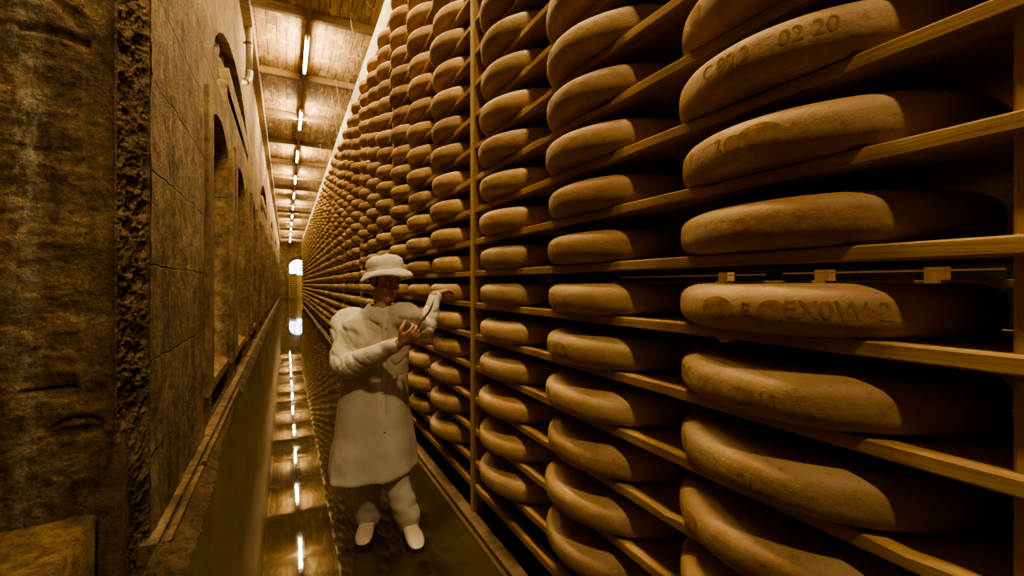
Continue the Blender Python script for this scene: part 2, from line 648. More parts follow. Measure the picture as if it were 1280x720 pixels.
for j in range(nv + 1):
    z = CEIL * j / nv
    row = []
    for i in range(nu + 1):
        x = -1.36 + (1.36 - .745) * i / nu
        d = .018 * N3((x * 1.6, 0, z * 1.4), 1, 4) + .010 * N3((x * 5, 0, z * 7), 1, 5) + .005 * N3((x * 11, 0, z * 26), 1, 6) + .004 * N3((x * 30, 0, z * 45), 1, 7)
        pit = max(0, N3((x * 6, 0, z * 5), 1, 12) - .30)
        d += pit * .10
        if x > -.865 + .012 * N3((0, 0, z * 4), 1, 3):       # dressed margin beside the corner, standing back a little
            d = d * .5 + .014
        d += groove(x, z, -1.09, -.885, lambda q: 1.005 + .02 * (q + .98), .009, .03)
        d += groove(x, z, -.99, -.79, lambda q: .86 - 5.0 * (q + .89) ** 2, .010, .028)
        d += groove(x, z, -.99, -.79, lambda q: .80 - 1.0 * (q + .89) ** 2, .022, .02)
        d += groove(x, z, -1.36, -.9, lambda q: 2.14 + .015 * math.sin(q * 14), .006, .008)
        d += groove(x, z, -1.1, -.84, lambda q: 2.66 + .03 * math.sin(q * 11), .02, .025)
        row.append(bm.verts.new((x, 2.8 + d, z)))
    g.append(row)
for j in range(nv):
    for i in range(nu):
        bm.faces.new((g[j][i], g[j][i + 1], g[j + 1][i + 1], g[j + 1][i]))
vs = [bm.verts.new(p) for p in ((-2.6, 2.8, 0), (-1.35, 2.81, 0), (-1.35, 2.81, CEIL), (-2.6, 2.8, CEIL))]
bm.faces.new(vs)
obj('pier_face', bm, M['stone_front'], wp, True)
bm = bmesh.new()
nu, nv = 26, 900
g = []
for j in range(nv + 1):
    z = CEIL * j / nv
    row = []
    for i in range(nu + 1):
        t = i / nu
        q = Vector((-.750, 2.80, z)).lerp(Vector((PX, 3.03, z)), t)
        bulge = min(1, 3.2 * math.sin(PI * t)) * (.45 + .75 * min(1, max(0, .5 + 1.6 * N3((t * .6, 0, z * 1.3), 1, 21))))
        d = bulge * (.020 * N3((q.x * 5, q.y * 5, z * 6), 1, 8) - .040 * abs(N3((q.x * 14, q.y * 14, z * 12), 1, 9)) - .030 * abs(N3((q.x * 34, q.y * 34, z * 30), 1, 10)) + .016 * N3((q.x * 80, q.y * 80, z * 75), 1, 11) - .004)
        row.append(bm.verts.new(q + Vector((.78, -.62, 0)) * d))
    g.append(row)
for j in range(nv):
    for i in range(nu):
        bm.faces.new((g[j][i], g[j][i + 1], g[j + 1][i + 1], g[j + 1][i]))
obj('broken_corner', bm, M['rubble'], wp, True)

# stone bench against the pier face
bm = bmesh.new()
bmesh.ops.create_grid(bm, x_segments=30, y_segments=24, size=.5)
for v in bm.verts:
    x = -1.9 + (v.co.x + .5) * (1.9 - .815); y = 1.0 + (v.co.y + .5) * 1.83
    edge = 1 if abs(v.co.x - .5) < 1e-4 else 0
    v.co = (x + (.012 * N3((x, y * 7, 0), 1, 2) if edge else 0), y, .385 + .012 * N3((x * 3, y * 3, 0), 1, 2) - .012 * edge)
ext = bmesh.ops.extrude_edge_only(bm, edges=[e for e in bm.edges if e.is_boundary])
for v in [q for q in ext['geom'] if isinstance(q, bmesh.types.BMVert)]:
    v.co.z = 0
struct('trim_bench', bm, M['bench'], True)
# small smooth block at the foot of the corner
bm = nbox(-.80, -.720, 2.775, 2.90, 0, .5, bev=0)
for v in bm.verts:
    if v.co.z > .3: v.co.z = .47 if v.co.x < -.76 else .76
struct('trim_foot', bm, M['stone_front'])

# kerb along the left wall: two lips and a rough bank down to the floor
bm = bmesh.new()
box(bm, WALL - .02, -.615, 2.95, YF, 0, .115, bev=.006)
struct('trim_kerb', bm, M['kerb'])
bm = bmesh.new()
box(bm, -.600, -.565, 3.0, 4.1, 0, .095, bev=.006)
box(bm, -.600, -.570, 4.22, 7.0, 0, .09, bev=.006)
struct('trim_lip', bm, M['kerb'])
bm = bmesh.new()
nu, nv = 16, 1300
g = []
for j in range(nv + 1):
    t = j / nv
    y = 2.6 + (t ** 2.2) * (YF - 2.7)
    row = []
    xf = -.46 - .14 * min(1, max(0, (y - 3.4) / 3.6)) if y < 7.05 else -.53
    xf += .025 * N3((y * .9, 0, 0), 1, 3) * min(1, 12 / y) + .006 * N3((y * 4, 0, 0), 1, 4) * min(1, 8 / y)
    for i in range(nu + 1):
        s = i / nu
        x = -.625 + (xf + .625) * s
        z = .085 * (1 - s ** 1.6) - .006
        if 0 < i < nu:
            a = min(1, 8 / y)
            z += a * (.016 * N3((x * 14, y * 9, 0), 1, 6) + .016 * N3((x * 34, y * 27, 0), 1, 7) + .008 * N3((x * 70, y * 60, 0), 1, 8))
        row.append(bm.verts.new((x, y, max(z, -.006))))
    g.append(row)
for j in range(nv):
    for i in range(nu):
        bm.faces.new((g[j][i], g[j][i + 1], g[j + 1][i + 1], g[j + 1][i]))
struct('trim_bank', bm, M['dark_rubble'], True)

# cornice plank under the ceiling on the left
struct('trim_cornice', nbox(WALL - .02, -.535, 3.0, YF, CEIL - .22, CEIL - .002, bev=.01), M['darkwood'])
# walls that close the place
struct('wall_left_alcove', nbox(-2.8, -2.6, -6, 2.85, 0, CEIL), M['stone'])
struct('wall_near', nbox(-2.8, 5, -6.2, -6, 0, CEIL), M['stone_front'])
struct('wall_right', nbox(4.6, 4.8, -6, YF, 0, CEIL), M['dark_wall'])

# far wall with an arched doorway: opening, fan window, lit door
XW0, XW1 = .25, 2.1
poly_holes = [[(a, b) for a, b in arch_poly(XW0, XW1, 0, 3.3, 1.0)]]
wb = panel_with_holes([(-.95, 0), (4.8, 0), (4.8, CEIL), (-.95, CEIL)], poly_holes, 0, .4)
for v in wb.verts:
    x, y, z = v.co
    v.co = (y, YF + .2 + x, z)
bmesh.ops.recalc_face_normals(wb, faces=wb.faces[:])
struct('wall_back', wb, M['pale_stone'])
bm = bmesh.new()                                     # brick ring round the arch
cxw, hw = (XW0 + XW1) / 2, (XW1 - XW0) / 2
rr = []
for i in range(19):
    a = PI * i / 18
    rr.append([bm.verts.new((cxw + (hw + o) * math.cos(a), YF - .22 + d, 3.3 + (1.0 + o) * math.sin(a))) for o, d in ((0, 0), (.45, 0), (.45, .05), (0, .05))])
for r0, r1 in zip(rr, rr[1:]):
    for q in range(4):
        bm.faces.new((r0[q], r0[(q + 1) % 4], r1[(q + 1) % 4], r1[q]))
struct('trim_arch', bm, M['kerb'])
wn = bmesh.new()
fan = arch_poly(XW0, XW1, 2.55, 3.3, 1.0)
wn.faces.new([wn.verts.new((a, YF + .15, b)) for a, b in fan])
win = struct('window_1', wn, M['pane'])
bm = bmesh.new()
for x in (XW0 + .03, XW0 + .62, XW0 + 1.24, XW1 - .03):
    box(bm, x - .03, x + .03, YF + .05, YF + .14, 2.5, 3.3 + (.95 if XW0 + .1 < x < XW1 - .1 else .1))
for z in (2.5, 3.25):
    box(bm, XW0, XW1, YF + .05, YF + .14, z - .04, z + .04)
obj('window_frame', bm, M['rust'], win)
dr = struct('door_1', nbox(XW0, XW1, YF + .05, YF + .15, 0, 2.46), M['door_glow'])
obj('door_handle', nbox(1.1, 1.14, YF - .02, YF + .05, 1.0, 1.2), M['metal'], dr)

# ------------------------------------------------------------------ lights
LX, LZ, LY0, LSP = .35, 6.09, 9.75, 3.9
ords = ['first', 'second', 'third', 'fourth', 'fifth', 'sixth', 'seventh', 'eighth', 'ninth', 'tenth', 'eleventh', 'twelfth', 'thirteenth',
        'fourteenth', 'fifteenth', 'sixteenth', 'seventeenth', 'eighteenth', 'nineteenth', 'twentieth']
proto = None
idx = 0
for i in range(-2, 12):
    y = LY0 + LSP * i
    if i < 0:
        lab = 'fluorescent ceiling tube over the near end of the aisle, %s the camera' % ('above' if i == -1 else 'just past')
    elif i == 0:
        lab = 'fluorescent tube light hanging lowest and largest in view under the plank ceiling'
    else:
        lab = 'fluorescent tube light under the plank ceiling, %s in the receding row' % ords[i]
    r = thing('ceiling_light', lab, 'light', (LX, y, CEIL), 'fluorescent tubes along the aisle ceiling')
    if proto is None:
        bm = nbox(-.035, .035, -.76, .76, LZ + .035 - CEIL, LZ + .085 - CEIL, bev=.008)
        h = obj('housing', bm, M['housing'], r)
        bm = bmesh.new(); tube(bm, [(0, -.72, LZ - CEIL), (0, .72, LZ - CEIL)], .026, 10)
        t = obj('tube', bm, M['tube'], r, True)
        caps = []
        for s in (-1, 1):
            caps.append(obj('socket', nbox(-.025, .025, s * .74 - .02, s * .74 + .02, LZ - .03 - CEIL, LZ + .036 - CEIL, bev=.005), M['housing'], r))
        rods = []
        for s in (-1, 1):
            bm = bmesh.new(); tube(bm, [(0, s * .5, LZ + .08 - CEIL), (0, s * .5, 0)], .008, 8)
            rods.append(obj('hanger_rod', bm, M['metal'], r))
        proto = [h, t] + caps + rods
    else:
        for p_ in proto:
            c_ = p_.copy(); col.objects.link(c_); c_.parent = r
bm = bmesh.new()
box(bm, LX - .03, LX + .03, -3, LY0 + LSP * 10.2, LZ + .09, LZ + .115)
tag(obj('cable_conduit', bm, M['rust']), 'long thin cable conduit running above the row of tube lights', 'conduit')

# ------------------------------------------------------------------ drain pipe
pr = thing('drain_pipe', 'grey drain pipe running down the stone wall and bending into the arch', 'pipe', (-.60, 9.2, 4.7))
pp = Vector((-.60, 9.2, 4.7))
bm = bmesh.new()
tube(bm, [Vector(p) - pp for p in ((-.6, 9.2, CEIL), (-.6, 9.2, 5.35))], .055, 18)
obj('pipe_run', bm, M['pipe'], pr, True)
bm = bmesh.new()
pts = [Vector((-.6, 9.2, 5.36)), Vector((-.6, 9.2, 5.28)), Vector((-.605, 9.17, 5.20)), Vector((-.63, 9.12, 5.13)), Vector((-.66, 9.06, 5.08))]
tube(bm, [p - pp for p in pts], .062, 18)
obj('elbow', bm, M['pipe'], pr, True)
bm = bmesh.new()
tube(bm, [p - pp for p in (Vector((-.655, 9.07, 5.085)), Vector((-1.2, 8.3, 4.52)))], .055, 18)
obj('branch_pipe', bm, M['pipe'], pr, True)
for z in (6.45, 5.85):
    bm = bmesh.new()
    tube(bm, [Vector((-.6, 9.2, z - .02)) - pp, Vector((-.6, 9.2, z + .02)) - pp], .066, 18)
    c_ = obj('collar', bm, M['rust'], pr, True)
    obj('bracket', nbox(-.09 - .0, -.05, -.012, .012, z - .015 - 4.7, z + .015 - 4.7), M['rust'], c_)

# ------------------------------------------------------------------ rack
rack = thing('shelving_rack', 'tall long spruce rack filled with cheese wheels beside the wet aisle', 'rack', (RX, 0, 0))
rk = Vector((RX, 0, 0))


def rb(name, x0, x1, y0, y1, z0, z1, mat, bev=.004, kind=None):
    o = obj(name, nbox(x0 - RX, x1 - RX, y0, y1, z0, z1, bev=bev), mat, rack)
    if kind: o['kind'] = kind
    return o


ztop = board_top(N_UP) + .16
for i in range(NBAY + 1):
    y = PY0 + PSP * i - (.018 if i == 0 else 0)
    xo = .03 if i == 0 else -.012
    rb('upright', RX + xo, RX + xo + .075, y - .027, y + .027, 0, ztop, M['post'], .005)
    rb('rear_upright', 1.60, 1.66, y - .027, y + .027, 0, ztop, M['post'], .005)


def rough_board(bm, x0, x1, y0, y1, z0, z1, seed):
    """a sawn board whose front edge is slightly uneven"""
    n = max(2, int((y1 - y0) / .06))
    prof = [(x0 + .003, z1), (x0, z1 - .004), (x0, z0 + .004), (x0 + .003, z0), (x1, z0), (x1, z1)]
    rings = []
    for i in range(n + 1):
        y = y0 + (y1 - y0) * i / n
        dx = .0035 * N3((y * 6, z0 * 3, seed), 1, 1)
        dz = .003 * N3((y * 1.2, z0 * 5, seed), 1, 2)
        chip = max(0, N3((y * 9, z0 * 7, seed), 1, 3) - .35) * .02
        ring = []
        for q, (x, z) in enumerate(prof):
            f = q < 4
            ring.append(bm.verts.new((x - RX + (dx if f else 0) + (chip if q == 0 else 0), y, z + dz - (chip if q <= 1 else 0))))
        rings.append(ring)
    m = len(prof)
    for r0, r1 in zip(rings, rings[1:]):
        for q in range(m):
            bm.faces.new((r0[q], r1[q], r1[(q + 1) % m], r0[(q + 1) % m]))
    bm.faces.new(list(reversed(rings[0]))); bm.faces.new(rings[-1])


def in_view(y, z, x=RX, margin=20):
    Z = F_.x * x + F_.y * y
    if Z < .1: return False
    px = 640 + FPX * (R_.x * x + R_.y * y) / Z
    py = HZ - FPX * (z - CAMH) / Z
    return -margin < px < 1280 + margin and -margin < py < 720 + margin


nb = 0
rest = bmesh.new()
for i in range(NBAY):
    y0 = PY0 + PSP * i + .028
    y1 = PY0 + PSP * (i + 1) - .028
    if i == 0: y0 = -.75
    for n in range(-N_DN, N_UP + 1):
        zt = board_top(n)
        vis = any(in_view(y0 + (y1 - y0) * q / 12, zt - .017) for q in range(13))
        if vis and nb < 100:
            bm = bmesh.new(); rough_board(bm, RX, 1.66, y0, y1, zt - BT, zt, n * 3.1 + i * 17)
            obj('shelf_board', bm, M['board'], rack)
            nb += 1
        else:
            box(rest, 0, .586, y0, y1, zt - BT, zt)
o = obj('far_shelf_board', rest, M['board'], rack); o['kind'] = 'stuff'
# cleats on the near posts
for i in (1, 2):
    for n in range(-N_DN, N_UP + 1):
        z = board_top(n) - BT
        y = PY0 + PSP * i
        if in_view(y, z):
            rb('cleat', RX + .012, RX + .45, y + .027 if i == 1 else y - .05, y + .05 if i == 1 else y - .027, z - .035, z, M['board'], .003)
            rb('cleat', RX + .012, RX + .45, y - .05, y - .027, z - .035, z, M['board'], .003) if i == 1 else None
# bottom rails, sill and the white fascia on top
rb('bottom_rail', RX + .0, RX + .05, -.9, YEND, .17, .215, M['board'], .006)
rb('back_rail', 1.60, 1.65, -.9, YEND, .17, .215, M['board'], .006)
rb('fascia', RX - .01, RX + .02, -.9, YEND, ztop, 4.95, M['whitewood'], .004)
rb('top_plank', RX + .02, 1.68, -.9, YEND, 4.80, 4.83, M['whitewood'], 0)
struct('trim_sill', nbox(1.012, 1.085, -1.5, YEND, 0, .035, bev=.006), M['darkwood'])
struct('trim_slot', nbox(.985, 1.008, -1.5, YEND, 0, .006), M['rust'])
# thin rods rising from the rack top
for i in range(3, NBAY + 1):
    for dy in (0, .9):
        y = PY0 + PSP * i + dy
        if y > YEND: continue
        bm = bmesh.new(); tube(bm, [(-.015, y, 4.6), (-.17, y, 5.75)], .0055, 6)
        obj('hanging_rod', bm, M['pipe'], rack)

# opposite rack seen through the eye-level gap
r2 = thing('shelving_rack', 'boards of a second rack seen through the narrow eye-level gap', 'rack', (2.2, 0, 0))
for (y0, y1, z0, z1) in ((-.5, .32, 1.492, 1.518), (.36, .72, 1.49, 1.516), (.80, 1.12, 1.488, 1.514), (1.18, 1.62, 1.49, 1.516), (1.7, 2.6, 1.488, 1.512)):
    obj('shelf_board', nbox(0, .5, y0, y1, z0, z1, bev=.002), M['board'], r2)
for y in (-.1, .75, 1.15, 1.67):
    obj('upright', nbox(.03, .09, y - .03, y + .03, 0, 3.0), M['post'], r2)
for (y0, y1, z) in ((-.4, .5, 1.545), (.55, 1.3, 1.548), (1.4, 2.5, 1.545)):
    obj('batten', nbox(-.02, .0, y0, y1, z, z + .007), M['post'], r2)

# ------------------------------------------------------------------ cheese wheels
WR, WH = .36, .118


def prof_R(h, r=WR, H=WH):
    t = abs(2 * h / H - 1)
    return r - .040 * t ** 4.2 - .004 * t ** 2


def rim_f(a, h, seed):
    return 1 + .005 * N3((math.cos(a) * 1.2, math.sin(a) * 1.2, seed)) + .0022 * N3((math.cos(a) * 5, math.sin(a) * 5, seed + h * 20))


def rim_z(a, seed):
    return .0035 * N3((math.cos(a) * 1.5, math.sin(a) * 1.5, seed + 9))


def wheel_mesh(seg, seed, lo=False):
    bm = bmesh.new()
    k = 5 if lo else 12
    hs = [WH * (.5 - .5 * math.cos(PI * i / k)) for i in range(k + 1)]
    rad_prof = [(prof_R(h), h) for h in hs]
    if not lo:
        rad_prof = [(WR * .5, .001), (WR - .075, 0.0)] + rad_prof + [(WR - .062, WH + .0012), (WR * .5, WH - .002)]
    rings = []
    for (rr_, h) in rad_prof:
        ring = []
        for q in range(seg):
            a = 2 * PI * q / seg
            f = 1 if lo else rim_f(a, h, seed)
            hh = h + (0 if lo or h < .01 else rim_z(a, seed))
            ring.append(bm.verts.new((rr_ * f * math.cos(a), rr_ * f * math.sin(a), hh)))
        rings.append(ring)
    for r0, r1 in zip(rings, rings[1:]):
        for q in range(seg):
            bm.faces.new((r0[q], r0[(q + 1) % seg], r1[(q + 1) % seg], r1[q]))
    bm.faces.new(list(reversed(rings[0]))); bm.faces.new(rings[-1])
    bm.normal_update()
    me = bpy.data.meshes.new('round_cheese')
    bm.to_mesh(me); bm.free()
    me.materials.append(M['cheese'])
    for p in me.polygons: p.use_smooth = True
    return me


W_HI = [wheel_mesh(96, s * 11.3) for s in range(6)]
W_MID = [wheel_mesh(40, s * 5.7 + 2) for s in range(4)]
W_LO = wheel_mesh(18, 1, lo=True)


def text_mesh(txt, size):
    cu = bpy.data.curves.new('t', 'FONT')
    cu.body = txt; cu.size = size; cu.align_x = 'CENTER'; cu.align_y = 'CENTER'
    cu.offset = size * .006
    o = bpy.data.objects.new('t', cu); col.objects.link(o)
    dg = bpy.context.evaluated_depsgraph_get()
    me = bpy.data.meshes.new_from_object(o.evaluated_get(dg))
    bpy.data.objects.remove(o)
    bm = bmesh.new(); bm.from_mesh(me); bpy.data.meshes.remove(me)
    bmesh.ops.triangulate(bm, faces=bm.faces[:])
    bmesh.ops.subdivide_edges(bm, edges=[e for e in bm.edges if e.calc_length() > .012], cuts=2)
    return bm


def oval_mesh(w, h):
    bm = bmesh.new()
    c = bm.verts.new((0, 0, 0)); rings = []
    for q in (.33, .66, 1.0):
        rings.append([bm.verts.new((w / 2 * q * math.cos(2 * PI * k / 40), h / 2 * q * math.sin(2 * PI * k / 40), 0)) for k in range(40)])
    for k in range(40):
        bm.faces.new((c, rings[0][k], rings[0][(k + 1) % 40]))
        for r0, r1 in zip(rings, rings[1:]):
            bm.faces.new((r0[k], r1[k], r1[(k + 1) % 40], r0[(k + 1) % 40]))
    return bm


def wrap(bm, ang, hc=WH * .5, lift=.0016, seed=0):
    """bend a flat patch round the side of a wheel at angle ang"""
    for v in bm.verts:
        u, w = v.co.x, v.co.y
        h = min(max(hc + w, .004), WH - .004)
        a = ang + u / WR
        r = prof_R(h) * rim_f(a, h, seed) + lift
        v.co = (r * math.cos(a), r * math.sin(a), h + rim_z(a, seed))
    return bm


_stamp_cache = {}


def stamp(kind, txt, ang, parent, hc=WH * .5, size=.045, mat='stamp'):
    seed = W_HI.index(parent.data) * 11.3
    key = (kind, txt, round(ang, 2), round(hc, 3), size, mat, seed)
    if key not in _stamp_cache:
        bm = text_mesh(txt, size) if kind == 'lettering' else oval_mesh(*txt)
        wrap(bm, ang, hc, .0006 if kind == 'lettering' else .0004, seed)
        bm.normal_update()
        me = bpy.data.meshes.new(kind); bm.to_mesh(me); bm.free()
        me.materials.append(M[mat])
        _stamp_cache[key] = me
    o = bpy.data.objects.new(kind, _stamp_cache[key])
    col.objects.link(o); o.parent = parent
    return o


def word(k):
    return ords[k]


mass = bmesh.new()
lo_verts = [v.co.copy() for v in W_LO.vertices]
lo_faces = [tuple(p.vertices) for p in W_LO.polygons]


def to_mass(x, y, z):
    vs_ = [mass.verts.new((v.x + x, v.y + y, v.z + z)) for v in lo_verts]
    for f in lo_faces:
        mass.faces.new([vs_[q] for q in f])


columns = []
for i in range(NBAY):
    y0 = PY0 + PSP * i
    offs = (.44, 1.20, 1.945) if i == 0 else (.545, 1.285, 2.02) if i == 1 else (.47, 1.19, 1.92)
    for o in offs: columns.append(y0 + o)
to_mass_cols = [-.16]
count = 0
for ci, y in enumerate(columns):
    for n in range(-N_DN, N_UP + 1):
        zt = board_top(n)
        jx, jy = random.uniform(-.014, .014), random.uniform(-.018, .018)
        if ci < 3: jx *= .5; jy *= .5
        x = RX - .10 + WR + jx
        vis = any(in_view(y + dy, zt + .06, RX - .08, 0) for dy in (-.2, 0, .3))
        if ci < 3: vis = any(in_view(y + dy, zt + .06, RX - .05, 6) for dy in (-.3, -.2, -.1, 0, .1, .2, .3))
        if vis and count < 300:
            me = random.choice(W_HI if ci < 7 else W_MID)
            o = bpy.data.objects.new('round_cheese', me)
            col.objects.link(o)
            o.location = (x, y + jy, zt + .001)
            o.rotation_euler = (0, 0, random.choice((0, 1, 2, 3)) * PI / 2 if ci >= 4 else 0)
            cw = 'column %s the pale post' % ('before' if ci < 3 else 'past')
            cn = word(2 - ci) if ci < 3 else word(ci - 3)
            lv = ('shelf above eye level', word(n)) if n >= 0 else ('shelf below eye level', word(-n - 1))
            tag(o, 'cheese wheel in the %s %s, %s %s' % (cn, cw, lv[1], lv[0]), 'cheese', 'cheese wheels on the rack shelves')
            o['cidx'] = ci; o['row'] = n
            count += 1
        else:
            to_mass(x, y + jy, zt + .001)
for y in to_mass_cols:
    for n in range(-N_DN, N_UP + 1):
        to_mass(RX - .10 + WR, y, board_top(n) + .001)

# stamped marks on the near wheels: lettering and oval plaques read from the photograph
A0 = PI            # the side facing the aisle
near = {(o['cidx'], o['row']): o for o in col.objects if 'cidx' in o.keys() and o['cidx'] < 4}
for o in col.objects:
    if 'cidx' in o.keys():
        pass


def deg(d):
    return PI + math.radians(d)     # negative: towards the far side of the aisle


def marks(c, r, items):
    o = near.get((c, r))
    if not o: return
    for it in items:
        k, txt, a = it[0], it[1], it[2]
        hc = it[3] if len(it) > 3 else WH * .5
        sz = it[4] if len(it) > 4 else .045
        mt = it[5] if len(it) > 5 else 'stamp'
        stamp(k, txt, deg(a), o, hc, sz, mt)


L, O = 'lettering', 'oval_mark'
marks(0, 1, [(L, '2', -42, .062), (L, '5', -36, .062), (L, '0', -29, .062, .05), (L, '2', -9, .062, .05, 'stamp_dark'), (O, (.05, .036), -2, .06), (O, (.105, .058), 8, .06)])
marks(0, -1, [(O, (.10, .062), -8, .055), (L, 'E', 5, .055, .05, 'stamp_dark'), (O, (.06, .048), 14, .057), (L, 'EX0W 2', 33, .06, .055)])
marks(0, 0, [(O, (.05, .03), 3, .06)])
marks(0, -2, [(L, '528 C', -36, .07, .042), (O, (.07, .042), 2, .05), (L, '210', 10, .052, .046)])
marks(0, -3, [(O, (.09, .05), -38, .06), (L, '3 21', 2, .05, .045, 'stamp_dark')])
marks(0, 2, [(L, 'C 80 2', -4, .062, .05), (L, '02 20', 26, .062, .05)])
marks(1, 3, [(L, '8', -16, .064, .05)])
marks(1, 2, [(L, 'C', -24, .06)])
marks(1, 1, [(L, '2', -12, .064, .045), (O, (.045, .04), -4, .064)])
marks(1, 0, [(O, (.06, .05), -26, .06), (L, '2', -14, .055, .05, 'stamp_dark'), (O, (.06, .05), -5, .065)])
marks(1, -1, [(L, '8', -34, .055, .05), (L, 'IE', -24, .045, .06, 'stamp_dark'), (O, (.06, .045), -14, .055)])
marks(1, -2, [(L, 'IALA', -28, .055, .055), (O, (.13, .06), -2, .055)])
marks(1, -3, [(O, (.08, .05), -20, .06)])
marks(1, -4, [(L, '02 1', -10, .055, .05)])
marks(1, -5, [(L, 'E 20', -4, .055, .05)])
marks(2, -1, [(L, 'IL', -34, .05, .055), (L, 'E2', -12, .05, .05)])
marks(2, -3, [(O, (.09, .05), -8, .06)])
marks(2, -4, [(L, '1 10', -26, .055, .055, 'stamp_dark')])
marks(2, -5, [(O, (.08, .05), -22, .06)])
marks(2, -6, [(L, 'E 12', -18, .055, .05, 'stamp_dark')])
marks(2, 1, [(L, '20', -20, .06, .045)])
for ci_ in (0, 1, 2, 3):                                   # faint oval on the others
    for r_ in range(-6, 8):
        o = near.get((ci_, r_))
        if o and not o.children:
            stamp(O, (.075, .045), deg(random.uniform(-34, 4)), o, .06)
for o in col.objects:
    if 'cidx' in o.keys():
        del o['cidx']; del o['row']

# the short rack of wheels standing across the far end
r3 = thing('shelving_rack', 'small rack of cheese wheels across the far end of the aisle', 'rack', (.66, 54, 0))
for x in (-.36, .36):
    obj('upright', nbox(x - .04, x + .04, -.3, .3, 0, 2.75), M['post'], r3)
for q in range(12):
    z = .3 + TIER * q
    obj('shelf_board', nbox(-.32, .32, -.3, .3, z - .03, z), M['board'], r3)
    to_mass(.66, 53.95, z + .001)
mo = obj('distant_round_cheese', mass, M['cheese'], None, True)
tag(mo, 'mass of small cheese wheels receding along the far shelves', 'cheese', 'cheese wheels on the rack shelves', 'stuff')

# ------------------------------------------------------------------ the cheese maker
fb = (R_ * .60 - F_ * .80).normalized()          # facing
lb = UP.cross(fb).normalized()                   # the person's left
hf = (R_ * .80 - F_ * .60 - UP * .28).normalized()   # the head looks at the rack and down
hl = UP.cross(hf).normalized()
hu = hf.cross(hl).normalized()
pelvis = P(466, 494, 2.62)
person = None
HC = P(481, 352, 2.56)                            # head centre

bodybm = bmesh.new()
rsh, rel, rwr = P(432, 404, 2.60), P(434, 456, 2.44), P(500, 429, 2.30)
lsh, lel, lwr = P(507, 393, 2.57), P(531, 410, 2.74), P(546, 368, 2.845)
# torso
for (py, px, w, d) in ():
    pass
tube(bodybm, [P(476, 384, 2.58), P(474, 400, 2.59), P(471, 430, 2.61), P(469, 460, 2.62), P(466, 490, 2.63), P(465, 515, 2.63)], [(.05, .05), (.12, .07), (.13, .085), (.12, .09), (.14, .11), (.12, .10)], 20)
limb(bodybm, [P(475, 398, 2.59), P(478, 380, 2.58), HC - hu * .06 - hf * .015], [.052, .050, .050])
# arms
limb(bodybm, [rsh, rel, rwr], [.052, .040, .028])
limb(bodybm, [lsh, lel, lwr], [.050, .040, .028])
# legs
rhip, rkn, ran = P(452, 512, 2.63), P(456, 590, 2.60), P(461, 648, 2.655)
lhip, lkn, lan = P(480, 512, 2.65), P(493, 592, 2.61), P(511, 652, 2.60)
limb(bodybm, [rhip, rkn, ran], [.085, .058, .042])
limb(bodybm, [lhip, lkn, lan], [.085, .058, .042])
# head
ellipsoid(bodybm, HC + hu * .035 - hf * .012, .074, .096, .092, hl, hf, hu)
ellipsoid(bodybm, HC - hu * .03 + hf * .018, .060, .072, .082, hl, hf, hu)
ellipsoid(bodybm, HC - hu * .082 + hf * .058, .030, .026, .024, hl, hf, hu)      # chin
ellipsoid(bodybm, HC + hu * .028 + hf * .072, .052, .018, .012, hl, hf, hu)      # brow
limb(bodybm, [HC + hu * .018 + hf * .088, HC - hu * .005 + hf * .100, HC - hu * .022 + hf * .108], [.009, .011, .014], 10)   # nose
for s in (-1, 1):
    ellipsoid(bodybm, HC - hu * .026 + hf * .094 + hl * (.012 * s), .009, .009, .008, hl, hf, hu, 10, 8)
    ellipsoid(bodybm, HC - hu * .02 + hf * .066 + hl * (.038 * s), .020, .016, .018, hl, hf, hu, 12, 8)   # cheeks
    ellipsoid(bodybm, HC - hu * .0 - hf * .004 + hl * (.076 * s), .008, .020, .032, hl, hf, hu, 12, 8)    # ears
ellipsoid(bodybm, HC - hu * .050 + hf * .082, .024, .010, .006, hl, hf, hu, 12, 8)
ellipsoid(bodybm, HC - hu * .060 + hf * .080, .021, .010, .007, hl, hf, hu, 12, 8)


def hand(bm, wrist, d, pn, thumb_side, curl, spread=.10, thumb_curl=.5):
    """wrist point, direction of the hand, palm normal (the side the fingers close to), unit vector to the thumb side"""
    d = d.normalized(); pn = (pn - d * pn.dot(d)).normalized()
    ts = (thumb_side - d * thumb_side.dot(d)); ts = (ts - pn * ts.dot(pn)).normalized()
    c = wrist + d * .055
    # palm: flattened
    res = bmesh.ops.create_uvsphere(bm, u_segments=16, v_segments=12, radius=1)
    for v in res['verts']:
        q = v.co.copy()
        k = lambda t: math.copysign(abs(t) ** .75, t)
        v.co = c + d * (k(q.x) * .056) + ts * (k(q.y) * .042) + pn * (q.z * .017)
    limb(bm, [wrist - d * .03, wrist, c], [.027, .025, .024], 12)
    tips = []
    for i, (off, ln) in enumerate(((.031, .074), (.0105, .083), (-.0105, .077), (-.030, .060))):
        p = wrist + d * .098 + ts * off - d * (.004 * abs(i - 1))
        a = spread * (1.3 - i) * .5
        dd = (d + ts * a).normalized()
        ang = 0
        pts = [p - d * .02, p]
        for s_, fr in enumerate((.45, .31, .24)):
            ang += curl[s_] * (1 + .06 * i)
            v = dd * math.cos(ang) + pn * math.sin(ang)
            p = p + v * ln * fr
            pts.append(p)
        limb(bm, pts, [.0098, .0095, .0088, .008, .0068], 10, 3)
        tips.append(pts)
    p = wrist + d * .035 + ts * .030
    v1 = (d * .62 + ts * .72 + pn * .25).normalized()
    v2 = (d * .85 + ts * .25 + pn * (.3 + thumb_curl)).normalized()
    limb(bm, [p - v1 * .015, p + v1 * .038, p + v1 * .038 + v2 * .030, p + v1 * .038 + v2 * .054], [.014, .012, .0105, .008], 10, 3)
    return tips


